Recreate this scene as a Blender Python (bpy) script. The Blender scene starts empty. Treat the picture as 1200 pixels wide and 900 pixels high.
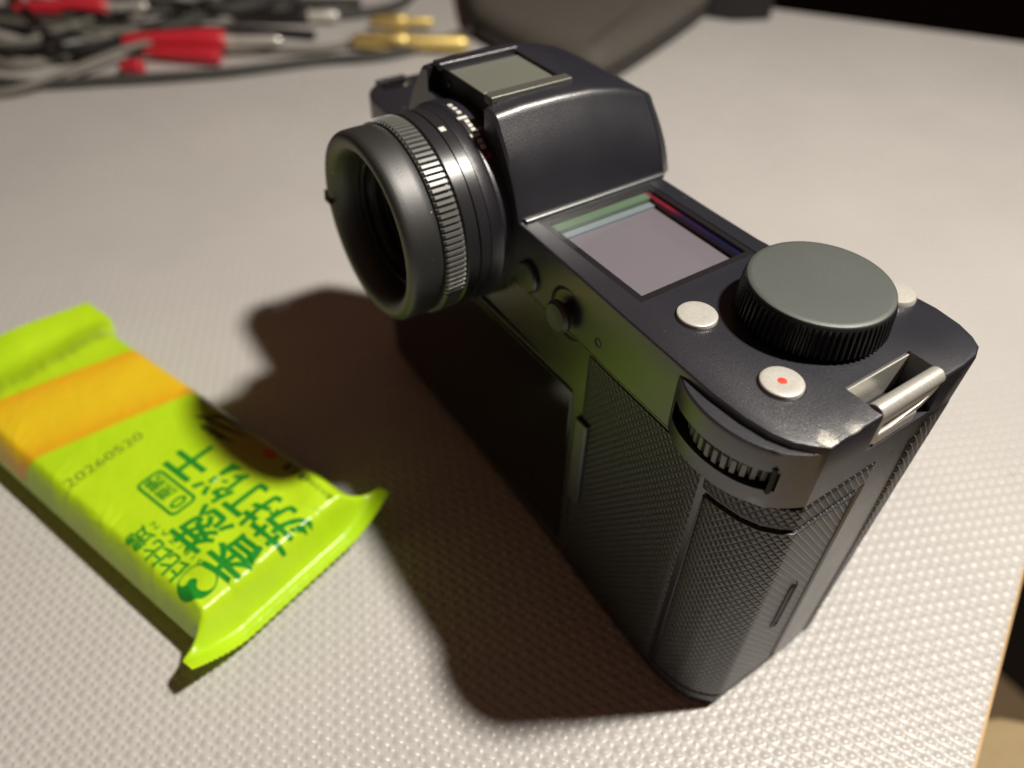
import bpy, bmesh, math, random
from mathutils import Vector, Matrix
from math import sin, cos, pi, radians, hypot, exp
R_ = random.Random(7)
S = 0.001                                    # everything below is written in millimetres
scene = bpy.context.scene
COL = scene.collection

# ------------------------------------------------------------------ camera
cd = bpy.data.cameras.new('camera'); cam = bpy.data.objects.new('camera', cd); COL.objects.link(cam)
CP = Vector((181.912, -74.961, 166.214)); CT = Vector((73.6003, 1.8073, 40.0)); roll = 0.031812
d_ = (CT-CP).normalized(); r_ = d_.cross(Vector((0, 0, 1))).normalized(); u_ = r_.cross(d_)
r2 = cos(roll)*r_+sin(roll)*u_; u2 = -sin(roll)*r_+cos(roll)*u_
mw = Matrix((( r2.x, u2.x, -d_.x, CP.x*S), (r2.y, u2.y, -d_.y, CP.y*S), (r2.z, u2.z, -d_.z, CP.z*S), (0, 0, 0, 1)))
cam.matrix_world = mw
cd.sensor_width = 36; cd.lens = 902.766/1200*36
cd.clip_start = 0.005; cd.clip_end = 30
cd.dof.use_dof = True; cd.dof.focus_distance = 0.131; cd.dof.aperture_fstop = 9.8
scene.camera = cam

# ------------------------------------------------------------------ light
world = bpy.data.worlds.new('World'); scene.world = world; world.use_nodes = True
wn = world.node_tree.nodes; wl = world.node_tree.links
bg = wn['Background']
tc = wn.new('ShaderNodeTexCoord'); sx = wn.new('ShaderNodeSeparateXYZ'); wl.new(tc.outputs['Generated'], sx.inputs[0])
wr = wn.new('ShaderNodeValToRGB'); wl.new(sx.outputs['Z'], wr.inputs[0])
wr.color_ramp.elements[0].position = 0.0; wr.color_ramp.elements[0].color = (0.022, 0.008, 0.004, 1)
wr.color_ramp.elements[1].position = 0.75; wr.color_ramp.elements[1].color = (0.070, 0.034, 0.024, 1)
wl.new(wr.outputs[0], bg.inputs['Color']); bg.inputs['Strength'].default_value = 1.0

LP = Vector((262, 254, 640))                 # the desk lamp's bulb, above and behind the things on the table
ld = bpy.data.lights.new('desk_lamp_light', 'AREA'); ld.shape = 'DISK'; ld.size = 0.05
ld.energy = 6.35; ld.color = (1.0, 0.935, 0.84)
lo = bpy.data.objects.new('desk_lamp_light', ld); COL.objects.link(lo); lo.location = LP*S
lo.rotation_euler = (Vector((60, -20, 30))-LP).to_track_quat('-Z', 'Y').to_euler()

scene.view_settings.view_transform = 'Standard'; scene.view_settings.look = 'None'
scene.view_settings.exposure = 0.0; scene.view_settings.gamma = 1.0
scene.render.engine = 'CYCLES'
scene.cycles.max_bounces = 8; scene.cycles.diffuse_bounces = 4; scene.cycles.glossy_bounces = 4
scene.cycles.caustics_reflective = False; scene.cycles.caustics_refractive = False
scene.cycles.sample_clamp_indirect = 4.0

# ------------------------------------------------------------------ material helpers
class NB:
    def __init__(s, name):
        s.m = bpy.data.materials.new(name); s.m.use_nodes = True
        s.n = s.m.node_tree.nodes; s.l = s.m.node_tree.links
        s.b = s.n['Principled BSDF']
    def node(s, t, **kw):
        x = s.n.new(t)
        for k, v in kw.items():
            setattr(x, k, v)
        return x
    def link(s, a, b): s.l.new(a, b)
    def math(s, op, a, b=None, c=None, clamp=False):
        x = s.n.new('ShaderNodeMath'); x.operation = op; x.use_clamp = clamp
        for i, v in enumerate((a, b, c)):
            if v is None: continue
            if isinstance(v, (int, float)): x.inputs[i].default_value = v
            else: s.l.new(v, x.inputs[i])
        return x.outputs[0]
    def coord(s):
        if not hasattr(s, '_c'):
            t = s.n.new('ShaderNodeTexCoord'); s._c = t.outputs['Object']
        return s._c
    def noise(s, scale, detail=3, rough=.55, vec=None):
        x = s.n.new('ShaderNodeTexNoise'); x.inputs['Scale'].default_value = scale
        x.inputs['Detail'].default_value = detail; x.inputs['Roughness'].default_value = rough
        s.l.new(vec or s.coord(), x.inputs['Vector']); return x.outputs['Fac']
    def ramp(s, f, stops):
        x = s.n.new('ShaderNodeValToRGB'); s.l.new(f, x.inputs[0]); e = x.color_ramp.elements
        while len(e) < len(stops): e.new(.5)
        for i, (p, c) in enumerate(stops):
            e[i].position = p; e[i].color = (*c, 1) if len(c) == 3 else c
        return x.outputs[0]
    def bump(s, h, strength, dist):
        x = s.n.new('ShaderNodeBump'); x.inputs['Strength'].default_value = strength
        x.inputs['Distance'].default_value = dist; s.l.new(h, x.inputs['Height'])
        return x.outputs[0]
    def mix(s, f, a, b):
        x = s.n.new('ShaderNodeMix'); x.data_type = 'RGBA'
        for sock, v in ((x.inputs[0], f), (x.inputs[6], a), (x.inputs[7], b)):
            if isinstance(v, (tuple, list)): sock.default_value = (*v, 1) if len(v) == 3 else v
            elif isinstance(v, (int, float)): sock.default_value = v
            else: s.l.new(v, sock)
        return x.outputs[2]
    def set(s, **kw):
        for k, v in kw.items():
            i = s.b.inputs[k.replace('_', ' ')]
            if isinstance(v, (int, float)): i.default_value = v
            elif isinstance(v, (tuple, list)): i.default_value = (*v, 1) if len(v) == 3 else v
            else: s.l.new(v, i)
        return s

def simple(name, col, rough=.5, metal=0, grain=0, gs=4000, spec=.5, coat=0, dust=0, ior=1.5):
    """A surface with a faint grain and (optionally) specks of dust."""
    b = NB(name); c = col
    n = b.noise(gs, 2, .6)
    base = b.mix(b.ramp(n, [(.35, (0, 0, 0)), (.65, (1, 1, 1))]), tuple(x*.86 for x in col), tuple(min(1, x*1.12) for x in col))
    if dust:
        v = b.node('ShaderNodeTexVoronoi'); v.inputs['Scale'].default_value = 520; b.link(b.coord(), v.inputs['Vector'])
        sep = b.node('ShaderNodeSeparateColor'); b.link(v.outputs['Color'], sep.inputs[0])
        near = b.math('LESS_THAN', v.outputs['Distance'], b.math('MULTIPLY', sep.outputs[0], .085))
        pick = b.math('MULTIPLY', near, b.math('GREATER_THAN', sep.outputs[1], 1-.16*dust))
        cl = b.noise(90, 2); pick = b.math('MULTIPLY', pick, b.math('GREATER_THAN', cl, .47))
        base = b.mix(pick, base, (.45, .43, .38))
    b.set(Base_Color=base, Roughness=rough, Metallic=metal, IOR=ior)
    b.b.inputs['Specular IOR Level'].default_value = spec
    b.b.inputs['Coat Weight'].default_value = coat
    if grain: b.set(Normal=b.bump(b.noise(gs, 2, .6), grain, .00007))
    sm = b.noise(45, 3); 
    rr = b.math('MULTIPLY_ADD', sm, .16, rough-.08); b.link(rr, b.b.inputs['Roughness'])
    return b.m

M = {}
M['shell_metal'] = simple('shell_metal', (.016, .016, .018), .27, 0, .4, 4600, 1.0, 0, 1, 1.65)
M['cap_metal'] = simple('cap_metal', (.030, .034, .034), .30, 0, .3, 4600, 1.0, 0, 1, 1.65)
M['black_metal'] = simple('black_anodised_metal', (.015, .016, .024), .34, 0, .6, 4600, 1.0, 0, 1, 1.65)
M['black_gloss'] = simple('black_gloss', (.006, .006, .007), .12)
M['recess'] = simple('dark_recess', (.006, .006, .006), .6)
M['rubber'] = simple('eyecup_rubber', (.015, .016, .015), .50, 0, .35, 3000, .9, 0, 1.2, 1.6)
M['knurl_metal'] = simple('knurled_metal', (.17, .175, .165), .40, .3, .2, 5200, .9)
M['ring_metal'] = simple('ring_metal', (.030, .030, .033), .30, .25, .2, 5200, .7)
M['dial_metal'] = simple('dial_metal', (.092, .102, .092), .48, .1, .5, 6500, .9, 0, .7)
M['dial_side'] = simple('dial_side_metal', (.016, .016, .017), .42, 0, 0, 5000, .35)
M['silver'] = simple('silver_button', (.80, .78, .71), .34, .45, .2, 6000)
M['chrome'] = simple('brushed_steel', (.84, .82, .75), .34, .6, .25, 3500)
M['red_paint'] = simple('red_paint', (.75, .08, .04), .4)
M['white_paint'] = simple('white_paint', (.75, .74, .68), .45)
M['orange_paint'] = simple('orange_paint', (.55, .12, .05), .45)
M['rail_metal'] = simple('rail_metal', (.12, .12, .10), .35, .3, .2, 5200, .9, 0, 1)
M['shoe_plate'] = simple('shoe_contact_plate', (.17, .175, .145), .45, .15, .3, 6000, .8, 0, .4)
M['glass_dark'] = simple('dark_glass', (.003, .003, .004), .06, 0, 0, 500, .6)

def leather():
    b = NB('diamond_leatherette')
    att = b.node('ShaderNodeAttribute', attribute_name='wrap')       # distance round the body, height (metres)
    sp = b.node('ShaderNodeSeparateXYZ'); b.link(att.outputs['Vector'], sp.inputs[0])
    U = b.math('DIVIDE', sp.outputs[0], .00150); V = b.math('DIVIDE', sp.outputs[1], .00098)
    def tri(x):                                                      # 0 on a groove, 1 mid diamond
        f = b.math('FRACT', x); return b.math('SUBTRACT', 1.0, b.math('ABSOLUTE', b.math('MULTIPLY_ADD', f, 2.0, -1.0)))
    A = tri(b.math('ADD', b.math('MULTIPLY', U, 1.0), b.math('MULTIPLY', V, .5)))
    B = tri(b.math('SUBTRACT', b.math('MULTIPLY', U, 1.0), b.math('MULTIPLY', V, .5)))
    h = b.math('MINIMUM', A, B)
    hh = b.ramp(h, [(0.04, (0, 0, 0)), (.38, (.75,)*3), (.8, (1, 1, 1))])
    nz = b.noise(5000, 2); hs = b.math('MULTIPLY_ADD', nz, .10, hh)
    b.set(Base_Color=b.mix(hh, (.002, .002, .002), b.mix(b.noise(1500, 3), (.011, .011, .011), (.022, .021, .020))), Roughness=.38, IOR=1.5,  # groove shade painted in: base colour darker along the diamond grooves
          Normal=b.bump(hs, 1.0, .00019))
    b.b.inputs['Specular IOR Level'].default_value = .9
    return b.m
M['leather'] = leather()

def worn_metal():                                # the top plate: paint worn to metal along its rear right corner
    b = NB('worn_black_metal')
    geo = b.node('ShaderNodeNewGeometry')
    vm = b.node('ShaderNodeVectorMath', operation='DISTANCE'); b.link(geo.outputs['Position'], vm.inputs[0])
    vm.inputs[1].default_value = (.1466, .0066, .0849)
    vm2 = b.node('ShaderNodeVectorMath', operation='DISTANCE'); b.link(geo.outputs['Position'], vm2.inputs[0])
    vm2.inputs[1].default_value = (.1476, .0118, .0850)
    dd = b.math('MINIMUM', vm.outputs['Value'], vm2.outputs['Value'])
    nz = b.noise(900, 4, .75); nz2 = b.noise(3000, 4, .85)
    near = b.math('SUBTRACT', 1.0, b.math('DIVIDE', dd, .0058), clamp=True)
    sp = b.node('ShaderNodeSeparateXYZ'); b.link(geo.outputs['Position'], sp.inputs[0])
    zf = b.math('MULTIPLY_ADD', sp.outputs[2], 700, -58.6, clamp=True)
    w = b.math('MULTIPLY', b.math('MULTIPLY', near, zf), b.math('ADD', b.math('MULTIPLY', nz, .9), b.math('MULTIPLY', nz2, 1.3)))
    msk = b.ramp(w, [(.50, (0, 0, 0)), (.57, (.9,)*3)])
    # fine wear right on the rear edge of the plate, where the surface curves over
    g = b.noise(5200, 2, .6)
    base = b.mix(b.ramp(g, [(.35, (0, 0, 0)), (.65, (1, 1, 1))]), (.013, .014, .021), (.022, .023, .032))
    v = b.node('ShaderNodeTexVoronoi'); v.inputs['Scale'].default_value = 480; b.link(b.coord(), v.inputs['Vector'])
    sep = b.node('ShaderNodeSeparateColor'); b.link(v.outputs['Color'], sep.inputs[0])
    dn = b.math('LESS_THAN', v.outputs['Distance'], b.math('MULTIPLY', sep.outputs[0], .09))
    pick = b.math('MULTIPLY', dn, b.math('GREATER_THAN', sep.outputs[1], .86))
    base = b.mix(pick, base, (.42, .40, .36))
    base = b.mix(msk, base, (.42, .40, .36))
    b.set(Base_Color=base, Metallic=b.math('MULTIPLY', msk, .5), Normal=b.bump(b.math('ADD', g, b.math('MULTIPLY', msk, -.8)), .55, .00007))
    rr = b.math('MULTIPLY_ADD', b.noise(45, 3), .14, .24); b.link(rr, b.b.inputs['Roughness'])
    b.b.inputs['Specular IOR Level'].default_value = 1.0; b.b.inputs['IOR'].default_value = 1.65
    return b.m
M['top_metal'] = worn_metal()

def table_mat():
    b = NB('embossed_white_laminate')
    sp = b.node('ShaderNodeSeparateXYZ'); b.link(b.coord(), sp.inputs[0])
    a = radians(65.6); p = .00302
    ca, sa = cos(a)/p, sin(a)/p
    U = b.math('ADD', b.math('MULTIPLY', sp.outputs[0], ca), b.math('MULTIPLY', sp.outputs[1], sa))
    V = b.math('ADD', b.math('MULTIPLY', sp.outputs[0], -sa), b.math('MULTIPLY', sp.outputs[1], ca))
    # a little wander so the emboss is not ruler-straight
    nw = b.noise(130, 2); U = b.math('ADD', U, b.math('MULTIPLY', nw, .25)); 
    nw2 = b.noise(117, 2); V = b.math('ADD', V, b.math('MULTIPLY', nw2, .25))
    def cell(U, V, off, r1, r2, skew):
        fu = b.math('SUBTRACT', b.math('FRACT', b.math('ADD', U, off)), .5)
        fv = b.math('SUBTRACT', b.math('FRACT', b.math('ADD', V, off)), .5)
        du = b.math('DIVIDE', b.math('ADD', fu, b.math('MULTIPLY', fv, skew)), r1); dv = b.math('DIVIDE', fv, r2)
        q = b.math('ADD', b.math('MULTIPLY', du, du), b.math('MULTIPLY', dv, dv))
        return b.math('EXPONENT', b.math('MULTIPLY', b.math('POWER', q, 1.3), -1.0))
    big = cell(U, V, 0.0, .30, .235, .18); small = cell(U, V, .5, .16, .19, 0)
    # faint woven threads between the dots
    wv = b.math('MULTIPLY', b.math('SINE', b.math('MULTIPLY', b.math('ADD', U, V), 2*pi*2)), .05)
    h = b.math('ADD', b.math('ADD', big, b.math('MULTIPLY', small, .55)), wv)
    h = b.math('ADD', h, b.math('MULTIPLY', b.noise(2600, 3, .6), .16))
    st = b.noise(14, 4, .6)
    base = b.mix(b.ramp(st, [(.3, (0, 0, 0)), (.7, (1, 1, 1))]), (.560, .540, .515), (.612, .590, .563))
    v = b.node('ShaderNodeTexVoronoi'); v.inputs['Scale'].default_value = 95; b.link(b.coord(), v.inputs['Vector'])
    sep = b.node('ShaderNodeSeparateColor'); b.link(v.outputs['Color'], sep.inputs[0])
    dirt = b.math('MULTIPLY', b.math('LESS_THAN', v.outputs['Distance'], b.math('MULTIPLY', sep.outputs[0], .045)), b.math('GREATER_THAN', sep.outputs[1], .72))
    base = b.mix(dirt, base, (.20, .17, .14))
    b.set(Base_Color=base, Normal=b.bump(h, 1.0, .00032))
    rr = b.math('MULTIPLY_ADD', b.noise(60, 3),   .10, .21); b.link(rr, b.b.inputs['Roughness'])
    b.b.inputs['Specular IOR Level'].default_value = .5
    return b.m
M['table'] = table_mat()

# ------------------------------------------------------------------ mesh helpers
def empty(name, loc, label, cat, group=None):
    o = bpy.data.objects.new(name, None); COL.objects.link(o); o.location = Vector(loc)*S; o.empty_display_size = .01
    o['label'] = label; o['category'] = cat
    if group: o['group'] = group
    return o
def mesh_of(name, verts, faces, origin):
    me = bpy.data.meshes.new(name); O = Vector(origin)
    me.from_pydata([(Vector(v)-O)*S for v in verts], [], faces); me.update(); return me
def worldloc(p):
    L = Vector((0, 0, 0))
    while p is not None: L += p.location; p = p.parent
    return L/S
def fix_normals(me):
    bm = bmesh.new(); bm.from_mesh(me); bmesh.ops.remove_doubles(bm, verts=bm.verts, dist=1e-8)
    bmesh.ops.recalc_face_normals(bm, faces=bm.faces); bm.to_mesh(me); bm.free()
def obj(name, geo, mat, parent=None, ang=35, bevel=0, seg=2, loc=None, recalc=True):
    verts, faces = geo
    O = worldloc(parent) if parent is not None else Vector(loc or (0, 0, 0))
    me = mesh_of(name, verts, faces, O)
    if recalc: fix_normals(me)
    me.materials.append(M[mat] if isinstance(mat, str) else mat)
    o = bpy.data.objects.new(name, me); COL.objects.link(o)
    if parent is not None: o.parent = parent
    else: o.location = O*S
    finish(o, ang, bevel, seg)
    return o
def finish(o, ang=35, bevel=0, seg=2):
    me = o.data
    me.polygons.foreach_set('use_smooth', [True]*len(me.polygons))
    me.set_sharp_from_angle(angle=radians(ang))
    if bevel:
        m = o.modifiers.new('bevel', 'BEVEL'); m.width = bevel*S; m.segments = seg; m.limit_method = 'ANGLE'; m.angle_limit = radians(32)
        m.harden_normals = True
        bake(o)
def bake(o):
    dg = bpy.context.evaluated_depsgraph_get(); dg.update()
    me = bpy.data.meshes.new_from_object(o.evaluated_get(dg), depsgraph=dg); o.modifiers.clear()
    old = o.data; o.data = me; me.name = old.name
def cut(o, geos):
    for g in geos:
        me = mesh_of('cutter', *g, worldloc(o.parent) if o.parent else o.location/S); fix_normals(me)
        c = bpy.data.objects.new('cutter', me); COL.objects.link(c); c.parent = o.parent
        if not o.parent: c.location = o.location
        m = o.modifiers.new('cut', 'BOOLEAN'); m.operation = 'DIFFERENCE'; m.object = c; m.solver = 'EXACT'
        bake(o)
        bpy.data.objects.remove(c); bpy.data.meshes.remove(me)
def box(x0, x1, y0, y1, z0, z1):
    v = [(x, y, z) for x in (x0, x1) for y in (y0, y1) for z in (z0, z1)]
    return v, [(0, 1, 3, 2), (4, 6, 7, 5), (0, 4, 5, 1), (2, 3, 7, 6), (0, 2, 6, 4), (1, 5, 7, 3)]
def loft(rings, close=True, cap=True):
    n = len(rings[0]); v = [p for r in rings for p in r]; f = []
    for k in range(len(rings)-1):
        for i in range(n if close else n-1):
            j = (i+1) % n; f.append((k*n+i, k*n+j, (k+1)*n+j, (k+1)*n+i))
    if cap: f.append(tuple(range(n))[::-1]); f.append(tuple((len(rings)-1)*n+i for i in range(n)))
    return v, f
def prism(poly, z0, z1):
    return loft([[(x, y, z0) for x, y in poly], [(x, y, z1) for x, y in poly]])
def lathe(profile, c, axis='z', n=64, capped=True, ridge=None):
    """profile: list of (radius, height along axis); ridge(i, k) scales the radius of vertex i of ring k."""
    rings = []
    for k, (r, h) in enumerate(profile):
        ring = []
        for i in range(n):
            t = 2*pi*i/n; rr = r+(ridge(i, k) if ridge else 0)
            if axis == 'z': ring.append((c[0]+rr*cos(t), c[1]+rr*sin(t), c[2]+h))
            else: ring.append((c[0]+rr*cos(t), c[1]+h, c[2]+rr*sin(t)))      # axis y
        rings.append(ring)
    return loft(rings, True, capped)
def join(*gs):
    V, F = [], []
    for v, f in gs:
        o = len(V); V += v; F += [tuple(i+o for i in q) for q in f]
    return V, F
def smooth_poly(pts, iters=2, closed=False):
    for _ in range(iters):                       # Chaikin corner cutting
        q = []
        n = len(pts)
        rng = range(n) if closed else range(n-1)
        if not closed: q.append(pts[0])
        for i in rng:
            a, b = pts[i], pts[(i+1) % n]
            q.append(tuple(.75*s+.25*t for s, t in zip(a, b))); q.append(tuple(.25*s+.75*t for s, t in zip(a, b)))
        if not closed: q.append(pts[-1])
        pts = q
    return pts
def tube(pts, r, n=12, cap=True):
    P = [Vector(p) for p in pts]; rings = []; up = Vector((0, 0, 1))
    for i, p in enumerate(P):
        t = (P[min(i+1, len(P)-1)]-P[max(i-1, 0)]).normalized()
        a = t.cross(up); a = a.normalized() if a.length > 1e-4 else Vector((1, 0, 0)); b = a.cross(t)
        rr = r[i] if isinstance(r, (list, tuple)) else r
        rings.append([tuple(p+rr*(cos(2*pi*k/n)*a+sin(2*pi*k/n)*b)) for k in range(n)])
    return loft(rings, True, cap)
def spline(ctrl, per=10):
    P = [Vector(p) for p in ctrl]; P = [2*P[0]-P[1]]+P+[2*P[-1]-P[-2]]; out = []
    for i in range(1, len(P)-2):
        for k in range(per):
            t = k/per; a, b, c, d = P[i-1:i+3]
            out.append(.5*((2*b)+(-a+c)*t+(2*a-5*b+4*c-d)*t*t+(-a+3*b-3*c+d)*t**3))
    out.append(P[-2]); return out

# ------------------------------------------------------------------ the setting
def rrect0(cx, cy, w, h, r, n=5):
    p = []
    for qx, qy, a0 in ((1, 1, 0), (-1, 1, 90), (-1, -1, 180), (1, -1, 270)):
        for k in range(n+1):
            a = radians(a0+90*k/n); p.append((cx+qx*(w/2-r)+r*cos(a), cy+qy*(h/2-r)+r*sin(a)))
    return p
# table top: an L of white laminate board, its right edge runs past the camera
TE = [(280, -180), (165.3, 99.3), (112, 236), (20, 500), (-40.8, 456.8), (-200.9, 342.4), (-520, 113), (-560, -420), (240, -420)]
TE = [(262, -154), (240, -97), (165.3, 99.3), (60, 375), (8, 508), (-41, 460), (-201, 344), (-760, -60), (-760, -420), (200, -420)]
table = obj('table_top', prism(TE, -17.5, 0), 'table', None, loc=(0, 0, 0)); table['kind'] = 'structure'
edge_m = NB('tan_edge_band'); edge_m.set(Base_Color=edge_m.mix(edge_m.noise(60, 4), (.52, .33, .14), (.68, .47, .23)), Roughness=.5)
ring_o = []; 
def offset_strip(path, t, z0, z1):
    P = [Vector(p) for p in path]; out = []
    for i, p in enumerate(P):
        d = (P[min(i+1, len(P)-1)]-P[max(i-1, 0)]).normalized(); out.append(p+Vector((d.y, -d.x))*t)
    v = []; f = []
    for p, q in zip(P, out): v += [(p.x, p.y, z0), (p.x, p.y, z1), (q.x, q.y, z1), (q.x, q.y, z0)]
    n = len(P)
    for i in range(n-1):
        for k in range(4): f.append((4*i+k, 4*i+(k+1) % 4, 4*i+4+(k+1) % 4, 4*i+4+k))
    f += [(0, 1, 2, 3), (4*n-4, 4*n-1, 4*n-2, 4*n-3)]
    return v, f
eb = obj('edge_band', offset_strip([TE[i] for i in range(0, 8)], .7, -17.5, -.25), edge_m.m, table, bevel=.2)
fl = NB('floor_vinyl'); fl.set(Base_Color=fl.mix(fl.noise(6, 4), (.40, .29, .16), (.50, .37, .22)), Roughness=.6)
floor = obj('floor', prism([(-2500, -1500), (1500, -1500), (1500, 3200), (-2500, 3200)], -745, -740), fl.m, None); floor['kind'] = 'structure'
rm = NB('dark_brown_cloth'); rm.set(Base_Color=rm.mix(rm.noise(300, 4), (.010, .006, .005), (.028, .017, .012)), Roughness=.95)
seat_m = NB('tan_seat_cloth'); seat_m.set(Base_Color=seat_m.mix(seat_m.noise(200, 4), (.40, .29, .15), (.50, .38, .21)), Roughness=.8)
stool = empty('stool', (215, 130, -740), 'tan topped stool standing below the right edge of the table', 'stool')
obj('seat', prism(rrect0(190+120, 160-150, 260, 310, 30), -135, -120), seat_m.m, stool, bevel=3)
for q1 in (-1, 1):
    for q2 in (-1, 1): obj('leg', prism(rrect0(310+q1*105, 10+q2*130, 22, 22, 4), -740, -135), 'black_metal', stool)
rug = obj('rug', prism([(-900, 700), (700, 688), (720, 2300), (-900, 2300)], -740, -731), rm.m, None, bevel=3); rug['label'] = 'dark brown rug on the tan floor beyond the table edge'; rug['category'] = 'rug'
wl_ = NB('dark_wall_paint'); wl_.set(Base_Color=wl_.mix(wl_.noise(3, 4), (.016, .010, .009), (.028, .018, .016)), Roughness=.8)
wall = obj('wall', prism([(-2500, 2200), (1500, 2400), (1500, 2500), (-2500, 2300)], -740, 1700), wl_.m, None); wall['kind'] = 'structure'

# ------------------------------------------------------------------ the digital camera
body = empty('digital_camera', (75, 20, 0), 'black mirrorless camera with round eyepiece, top display and worn corner, standing on the table', 'camera')
REAR = [(-.5, 11), (0.1, 8), (1.4, 6.2), (3, 4.7), (5.2, 3.6), (8.5, 2.9), (20, 2.5), (50, 2.1), (75, 1.5), (95, .8), (108, .1), (122, -.4), (130, -.7), (136.6, -.3), (141, .6), (144, 2), (146.3, 4.1), (147.6, 5.8)]
SIDE = [(147.6, 10), (147.6, 17.6), (147.6, 24), (147.6, 29)]
def front(depth, xr, y0):
    # the grip: side face rounds at xr into a bulge of the given depth, then back to the flat front
    return [(147.6, y0), (147.2, y0+(depth-y0)*.45), (146.1, y0+(depth-y0)*.72), (144.2, depth-1.2), (141, depth), (136, depth+.6), (131, depth+.2), (125, depth-2.2), (118, 41+(depth-43)*.35), (110, 38.6), (104, 37.9), (92, 37.9), (79, 38.1), (40, 38.1), (12, 37.6), (4, 36.2), (.6, 33.2), (-.5, 29), (-.5, 20)]
def outline(z):
    t = max(0, min(1, z/84.7)); depth = 43.0+4.6*t**1.5; y0 = 30+8.5*t
    return REAR+SIDE+front(depth, 0, y0)
def inset(poly, d):
    n = len(poly); out = []
    for i in range(n):
        a, b, c = Vector(poly[i-1]), Vector(poly[i]), Vector(poly[(i+1) % n])
        t1 = (b-a).normalized(); t2 = (c-b).normalized()
        nn = (Vector((-t1.y, t1.x))+Vector((-t2.y, t2.x))); k = nn.length
        nn = nn.normalized()*(d/max(.5, k/2)); out.append(tuple(b+nn))
    return out
def ring(z, d=0): return [(x, y, z) for x, y in inset(outline(z), d)]
shell = obj('body_shell', loft([ring(2.2, .25), ring(2.6, 0), ring(20), ring(40), ring(56), ring(70.5, 0)]), 'shell_metal', body, ang=28)
obj('base_plate', loft([ring(.25, .9), ring(.6, .5), ring(2.15, .45)]), 'ring_metal', body, ang=28)

# top plate: lofted, then cut for display, strap lugs and thumb wheel
tp = obj('top_plate', loft([ring(70.6, .1), ring(70.9, -.15), ring(78, -.15), ring(84.0, -.15), ring(84.38, -.05), ring(84.62, .18), ring(84.7, .5)]), 'top_metal', body, ang=24)
cut(tp, [box(76.4, 107.1, 5.0, 34.0, 82.0, 90), box(140.6, 152, 17.6, 33.9, 76.6, 90), box(-5, 5.0, 8.0, 17.0, 77.5, 90),
         box(124.2, 144.3, -6, 5, 74.2, 79.9)])
finish(tp, 24)

# --- thumb wheel cowl
CW = smooth_poly([(121.2, 1.2), (122.5, -.2), (125.6, -2.3), (129, -3.35), (133, -3.8), (137, -3.4), (140.6, -2.3), (143.4, -.4), (145.8, 2.4), (147.3, 5.2)], 2)
def cowl():
    back = [(x, max(y+1.0, .9+max(0, (x-140)*.33))) for x, y in CW][::-1]
    def rg(z, d):
        f = []
        for x, y in CW:
            k = max(0.0, -y+.2); f.append((x, y+d*min(1, k/1.2), z))
        return f+[(x, y, z) for x, y in back]
    return loft([rg(70.75, .45), rg(71.2, .1), rg(73, 0), rg(82.3, 0), rg(83.0, .15), rg(83.3, .5)])
cw = obj('thumb_wheel_cowl', cowl(), 'black_metal', body, ang=30)
slot = prism([(124.2, -6), (144.5, -6), (144.5, 4), (124.2, 4)], 74.7, 78.9)
cut(cw, [slot]); finish(cw, 30, .22, 2)
NR = 42
tw = obj('thumb_wheel', lathe([(9, -1.9), (10.4, -1.8), (10.75, -1.3), (10.75, 1.3), (10.4, 1.8), (9, 1.9)], (134.3, 7.35, 76.8), n=NR*6, ridge=lambda i, k: (0 if i % 6 < 4 else -.8) if 0 < k < 5 else 0), 'knurl_metal', body, ang=30)
obj('wheel_well', box(124.3, 144.2, -.2, 4.9, 74.3, 79.8), 'recess', body)
# hollow the well out again so that the wheel shows
ww = [o for o in body.children if o.name.startswith('wheel_well')][0]
cut(ww, [box(124.8, 143.7, -3, 4.4, 74.6, 79.5)]); finish(ww)

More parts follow.
